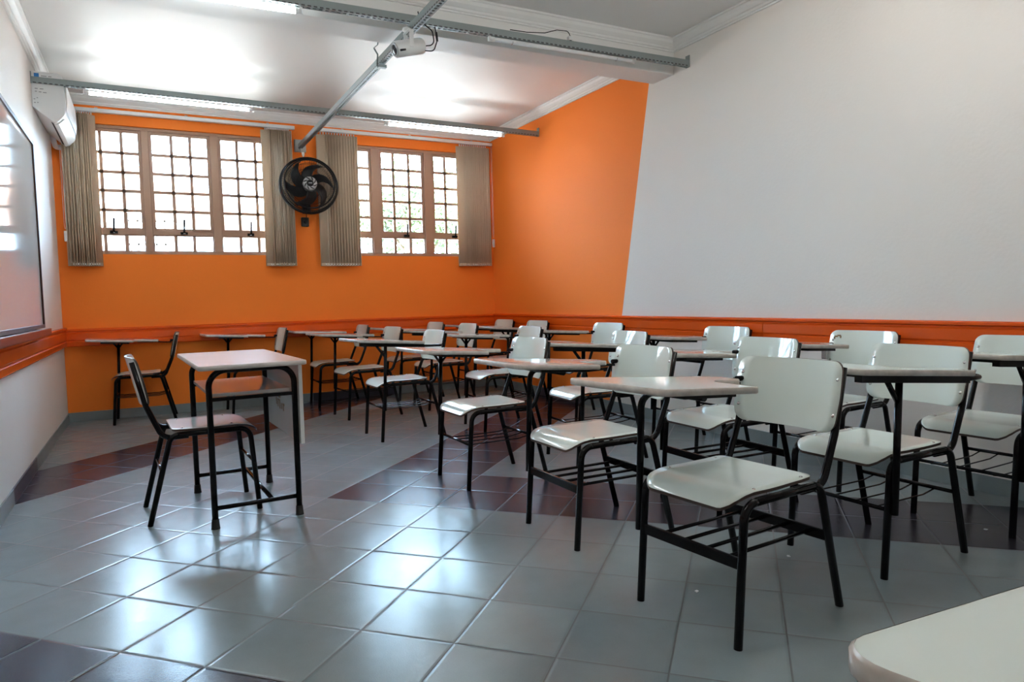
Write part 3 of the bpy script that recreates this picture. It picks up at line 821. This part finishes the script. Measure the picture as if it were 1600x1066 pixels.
def make_chair(name, style, label):
    t = thing(name, label, 'chair', (0, 0, 0), 0, 'school chairs with writing boards')
    heavy = style == 'arch'
    chair_body(t, HW, 0.185, heavy)
    if style in ('arch', 'gusset'):
        writing_board(t, RIGHT, RRAD)
        y = HW+0.0235
        bm = BM()
        if style == 'arch':
            pts = round_path([(-0.219, y, 0.225), (-0.200, y, 0.672), (-0.185, 0.10, 0.679), (-0.18, -0.03, 0.678)], [0, 0.055, 0, 0], 9)
        else:
            pts = [(-0.219, y, 0.225), (-0.200, y, 0.690)]
        add_tube(bm, pts, 0.0118, 12); obj('board_post', bm, m_blk, t)
        bm = BM(); plank(bm, -0.315, -0.10, -0.08, 0.225, -0.0195, -0.034); obj('board_frame', bm, m_blk, t, 0.002)
        if style == 'gusset':
            bm = BM()
            for s in (1, -1):
                add_tube(bm, [(-0.203, y, 0.630), (-0.203+s*0.045, y-0.012, 0.688)], 0.007, 8)
            obj('strut', bm, m_blk, t)
        bm = BM(); plank(bm, -0.05, 0.225, 0.172, 0.196, -0.0195, -0.030)
        add_tube(bm, [(0.215, HW-0.012, 0.684), (0.262, HW-0.012, 0.684)], 0.010, 8)
        obj('arm_bar', bm, m_blk, t)
    else:
        writing_board(t, LEFT, LRAD)
        y = -(HW+0.0235)
        bm = BM(); add_tube(bm, [(-0.219, y, 0.225), (-0.200, y, 0.684)], 0.0118, 12); obj('board_post', bm, m_blk, t)
        bm = BM(); mt_ = None
        add_prism(bm, [(-0.375, -0.205), (0.055, -0.305), (0.055, -0.278), (-0.375, -0.178)], -0.045, -0.0195, board_fn)
        add_prism(bm, [(-0.30, -0.20), (-0.28, -0.20), (-0.28, 0.06), (-0.30, 0.06)], -0.034, -0.0195, board_fn)
        obj('board_frame', bm, m_blk, t)
        bm = BM(); add_tube(bm, [(-0.203, y, 0.600), (-0.265, y, 0.682)], 0.009, 8); obj('strut', bm, m_blk, t)
        bm = BM(); add_tube(bm, round_path([(0.04, -0.285, 0.670), (0.20, -0.26, 0.665), (0.242, -HW+0.006, 0.665)], 0.04), 0.009, 8); obj('arm_bar', bm, m_blk, t)
    return t
CH = [  # style, x, y, degrees, label
 ('arch',   2.272, -5.579, 4.9, 'white school chair nearest the camera on the bare floor, black frame fully visible'),
 ('arch',   2.325, -4.728, 0.2, 'white school chair standing directly behind the nearest chair, on the dark tile stripe'),
 ('gusset', 2.314, -3.715, 0.8, 'white school chair with front feet on the diagonal dark stripe, third from the camera'),
 ('tee',    2.311, -2.240, 0.8, 'white school chair of the front column with a strutted board post on its near side'),
 ('gusset', 2.334, -1.177, 4.0, 'white school chair fifth in the front column, one before the window wall chair'),
 ('gusset', 2.296, -0.309, -0.3, 'beige-looking school chair against the window wall, right of the desk front panel'),
 ('gusset', 0.607, -0.240, -2.1, 'school chair seen side-on in the far left corner under the left window'),
 ('gusset', 1.532, -0.250, 1.5, 'school chair against the window wall, seen over the teacher desk top'),
 ('tee',    3.064, -5.498, 0.5, 'white school chair right of the nearest chair, T-shaped post under its board'),
 ('arch',   3.076, -4.725, -1.1, 'white school chair directly behind the nearest chair backrest, second column'),
 ('tee',    3.075, -3.621, -4.0, 'white school chair of the middle column in front of the orange and white wall boundary'),
 ('gusset', 3.083, -2.323, -1.6, 'white school chair of the middle column, third from the window wall'),
 ('tee',    3.095, -1.108, 0.6, 'white school chair of the middle column one row before the window wall'),
 ('tee',    3.066, -0.346, 2.0, 'beige-looking school chair of the middle column against the window wall'),
 ('tee',    3.838, -5.494, 2.3, 'white school chair cut off by the right edge of the photo'),
 ('gusset', 3.838, -4.718, 2.6, 'white school chair by the right wall with brown residue on its backrest'),
 ('gusset', 3.838, -3.712, 3.0, 'white school chair against the right wall just left of the orange board joint'),
 ('gusset', 3.838, -2.354, 3.0, 'white school chair against the right wall below the slanting orange paint edge'),
 ('tee',    3.838, -1.142, 1.7, 'white school chair against the orange part of the right wall, second from the far corner'),
 ('tee',    3.838, -0.420, 2.0, 'beige-looking school chair in the far right corner'),
 ('arch',   1.552, -7.068, 10.0, 'school chair whose white board corner shows in the bottom right of the photo'),
]
protos = {}
chairs = []
for style, x, y, dg, lab in CH:
    if style not in protos:
        t = protos[style] = make_chair('school_chair', style, lab); t.location = (x, y, 0); t.rotation_euler = (0, 0, R(dg))
    else:
        t = dup(protos[style], (x, y, 0), R(dg), lab)
    chairs.append(t)
# details of the single chair by the right wall: worn patch and steel plate
t = chairs[15]
bm = BM()
for (yy, zz, ww, hh) in [(0.166, 0.728, 0.020, 0.008), (0.152, 0.733, 0.022, 0.007), (0.141, 0.725, 0.007, 0.014), (0.172, 0.719, 0.007, 0.014)]:
    xx = 0.209+(zz-0.543)*0.2237+0.034*(1-(yy/0.197)**2)-0.0045
    add_box(bm, xx-0.0022, xx+0.002, yy-ww/2, yy+ww/2, zz-hh/2, zz+hh/2)
obj('glue_residue', bm, m_glue, t)
bm = BM(); add_box(bm, 0.200, 0.216, 0.188, 0.220, 0.600, 0.650); obj('steel_plate', bm, m_chr, t, 0.004)
bpy.context.view_layer.update()

# ---------------------------------------------------------------- teacher's desk and chair
t = thing('teacher_desk', 'small white-topped desk with black frame and front panel, at the left', 'desk', (1.042, -3.505, 0), R(2.5))
LX, LY = 0.183, 0.352
for s in (-1, 1):
    y = s*LY
    path = round_path([(-LX, y, 0.0), (-LX, y, 0.702), (LX, y, 0.702), (LX, y, 0.0)], [0, 0.075, 0.075, 0], 9)
    h = len(path)//2
    bm = BM(); add_tube(bm, path[:11], 0.0135, 12); obj('leg', bm, m_blk, t)
    bm = BM(); add_tube(bm, path[10:len(path)-10], 0.0135, 12); obj('top_rail', bm, m_blk, t)
    bm = BM(); add_tube(bm, path[len(path)-11:], 0.0135, 12); obj('leg', bm, m_blk, t)
    for s2 in (-1, 1):
        bm = BM(); add_lathe(bm, [(0.0, 0), (0.019, 0.0), (0.018, 0.006), (0.0155, 0.042), (0.0136, 0.044)], (s2*LX, y, 0.0), (0, 0, 1), 14); obj('rubber_foot', bm, m_rub, t)
    bm = BM(); add_tube(bm, [(-LX, y, 0.090), (LX, y, 0.090)], 0.0105, 10); obj('foot_rail', bm, m_blk, t)
    bm = BM(); add_box(bm, -LX, LX, y-0.010, y+0.010, 0.566, 0.582); obj('shelf_support', bm, m_blk, t, 0.002)
bm = BM(); add_tube(bm, [(0.065, -LY, 0.090), (0.065, LY, 0.090)], 0.0105, 10); obj('foot_rail', bm, m_blk, t)
pl = round_poly([(-0.234, -0.500), (0.208, -0.500), (0.208, 0.490), (-0.234, 0.490)], 0.02, 5)
bm = BM(); add_prism(bm, pl, 0.7155, 0.7345); tp = obj('tabletop', bm, m_lamdesk, t)
bm = BM(); op = offset_poly(pl, 0.004 if area2(pl) > 0 else 0.004); V = []
for P_, z in ((pl, 0.7145), (op, 0.717), (op, 0.7315), (pl, 0.7350)): V.append([bm.verts.new((x, y, z)) for x, y in P_])
for a in range(3):
    for k in range(len(pl)): bm.faces.new((V[a][k], V[a][(k+1) % len(pl)], V[a+1][(k+1) % len(pl)], V[a+1][k])).smooth = True
obj('edge_band', bm, mat('pale_edge_band', (0.52, 0.50, 0.47), 0.35, var=0.15, vscale=20), tp)
bm = BM(); add_prism(bm, round_poly([(-0.178, -0.336), (0.170, -0.336), (0.170, 0.336), (-0.178, 0.336)], 0.012, 4), 0.582, 0.598); obj('book_shelf', bm, mat('glossy_shelf_laminate', (0.62, 0.62, 0.60), 0.06), t, 0.002)
bm = BM(); add_box(bm, 0.1985, 0.2165, -0.375, 0.375, 0.335, 0.705); mp_ = obj('modesty_panel', bm, m_lamdesk, t, 0.003)
bm = BM(); random.seed(11)
for (yy, zz, ww, hh) in [(0.055, 0.512, 0.13, 0.012), (-0.06, 0.478, 0.03, 0.012), (0.075, 0.485, 0.012, 0.045), (0.045, 0.470, 0.014, 0.032), (0.01, 0.468, 0.014, 0.040), (-0.025, 0.466, 0.014, 0.030), (-0.055, 0.462, 0.012, 0.034), (0.03, 0.492, 0.05, 0.008)]:
    yy = yy*1.25+0.045
    add_box(bm, 0.1972, 0.1986, yy-ww*0.6, yy+ww*0.6, zz-hh/2, zz+hh/2)
obj('glue_residue', bm, m_glue, mp_)

t = thing('teacher_chair', 'white chair with black frame pushed up to the small desk at the left', 'chair', (0.845, -3.480, 0), PI+R(3.0))
chair_body(t, 0.178, 0.190, False, bars=False, bk_hw=0.190, mtop=m_lamdesk)

# tiny paper scraps on the tiles
for (x, y, a, lab) in ((2.217, -5.447, 0.4, 'tiny white paper scrap on the floor under the nearest chair'), (2.722, -5.387, 1.3, 'tiny white paper scrap on the floor behind the nearest chair legs'), (3.625, -5.593, 2.2, 'tiny pale paper scrap on the dark stripe at the right')):
    bm = BM(); add_prism(bm, [(-0.007, -0.004), (0.006, -0.006), (0.009, 0.002), (-0.001, 0.006)], 0.0, 0.003)
    o = obj('paper_scrap', bm, m_white_pl, None, 0, loc=(x, y, 0.0)); o.rotation_euler = (0, 0, a); tag(o, lab, 'litter', 'paper scraps on the floor')

# ---------------------------------------------------------------- outside the windows
m_roof = mat('terracotta_roof', (0.42, 0.25, 0.19), 0.8, var=0.2)
m_plaster = mat('pale_plaster', (0.75, 0.66, 0.58), 0.8, var=0.1)
m_leaf = mat('leaf_green', (0.10, 0.14, 0.05), 0.6, var=0.4, vscale=3)
m_bark = mat('bark', (0.12, 0.08, 0.05), 0.9)
m_ground = mat('pale_paving', (0.45, 0.42, 0.38), 0.9, var=0.1)
bm = BM(); add_box(bm, -14, 22, 0.2, 26, -0.3, -0.05); o = obj('paved_yard', bm, m_ground, kind='structure')
t = thing('neighbouring_building', 'pale neighbouring building with a sloping roof edge outside the left window', 'building', (1.0, 6.0, 0))
bm = BM()
add_box(bm, -6, 0.0-0.55, 0.5, 3.5, -0.06, 2.75); add_box(bm, 0.15, 1.9, 0.5, 3.5, -0.06, 1.95)
add_box(bm, -0.55, 0.15, 0.6, 3.5, -0.06, 1.95); obj('building_wall', bm, m_plaster, t)
bm = BM(); n = 5
for a in range(n+1): add_box(bm, -0.55+0.70*a/n-0.018, -0.55+0.70*a/n+0.018, 0.5, 0.6, 1.95, 2.62)
for a in range(n+1): add_box(bm, -0.55, 0.15, 0.5, 0.6, 1.95+0.67*a/n-0.018, 1.95+0.67*a/n+0.018)
obj('block_screen', bm, m_plaster, t)
bm = BM()
f = lambda x, y, z: (x, z, y)
add_prism(bm, [(-6, 5.4), (-0.9, 3.35), (1.5, 2.50), (2.2, 2.26), (2.2, 2.06), (1.4, 2.27), (-0.9, 3.08), (-6, 5.1)], -1.0, -0.6, f)
add_prism(bm, [(-6, 5.4), (-0.9, 3.35), (1.5, 2.50), (2.2, 2.26), (2.2, 2.2), (1.4, 2.45), (-0.9, 3.29), (-6, 5.3)], -0.6, 4.0, f)
obj('roof', bm, m_roof, t)
def tree(label, x, y, h, rad, seed):
    random.seed(seed)
    t = thing('tree', label, 'tree', (x, y, -0.05), 0, 'trees outside the right window')
    bm = BM(); add_tube(bm, [(0, 0, 0), (0.05, 0.02, h*0.45), (-0.03, 0.04, h*0.8)], [0.14, 0.10, 0.05], 8)
    for k in range(6):
        a = k*1.05; add_tube(bm, [(0.03, 0.02, h*(0.40+0.05*k)), (rad*0.6*math.cos(a), rad*0.6*math.sin(a), h*(0.58+0.06*k))], [0.05, 0.015], 6)
    obj('trunk', bm, m_bark, t)
    bm = BM()
    cl = []
    for k in range(26):
        v = Vector((random.gauss(0, 1), random.gauss(0, 1), random.gauss(0, 0.9))); v = v.normalized()*rad*random.uniform(0.35, 1.0)
        cl.append(v)
    for k in range(4200):
        c = random.choice(cl); p = c+Vector((random.gauss(0, 1), random.gauss(0, 1), random.gauss(0, 1)))*rad*0.20
        p.z = p.z*0.95+h*0.72
        s = random.uniform(0.05, 0.10)
        u = Vector((random.gauss(0, 1), random.gauss(0, 1), random.gauss(0, 1))).normalized(); v = u.orthogonal().normalized()
        vs = [bm.verts.new(p+u*s), bm.verts.new(p+v*s*0.45), bm.verts.new(p-u*s), bm.verts.new(p-v*s*0.45)]
        bm.faces.new(vs)
    obj('foliage', bm, m_leaf, t)
tree('leafy tree outside, seen through the left half of the right window', 5.4, 6.4, 3.9, 1.15, 5)
tree('leafy tree outside, seen through the right half of the right window', 8.0, 8.8, 3.9, 1.2, 9)
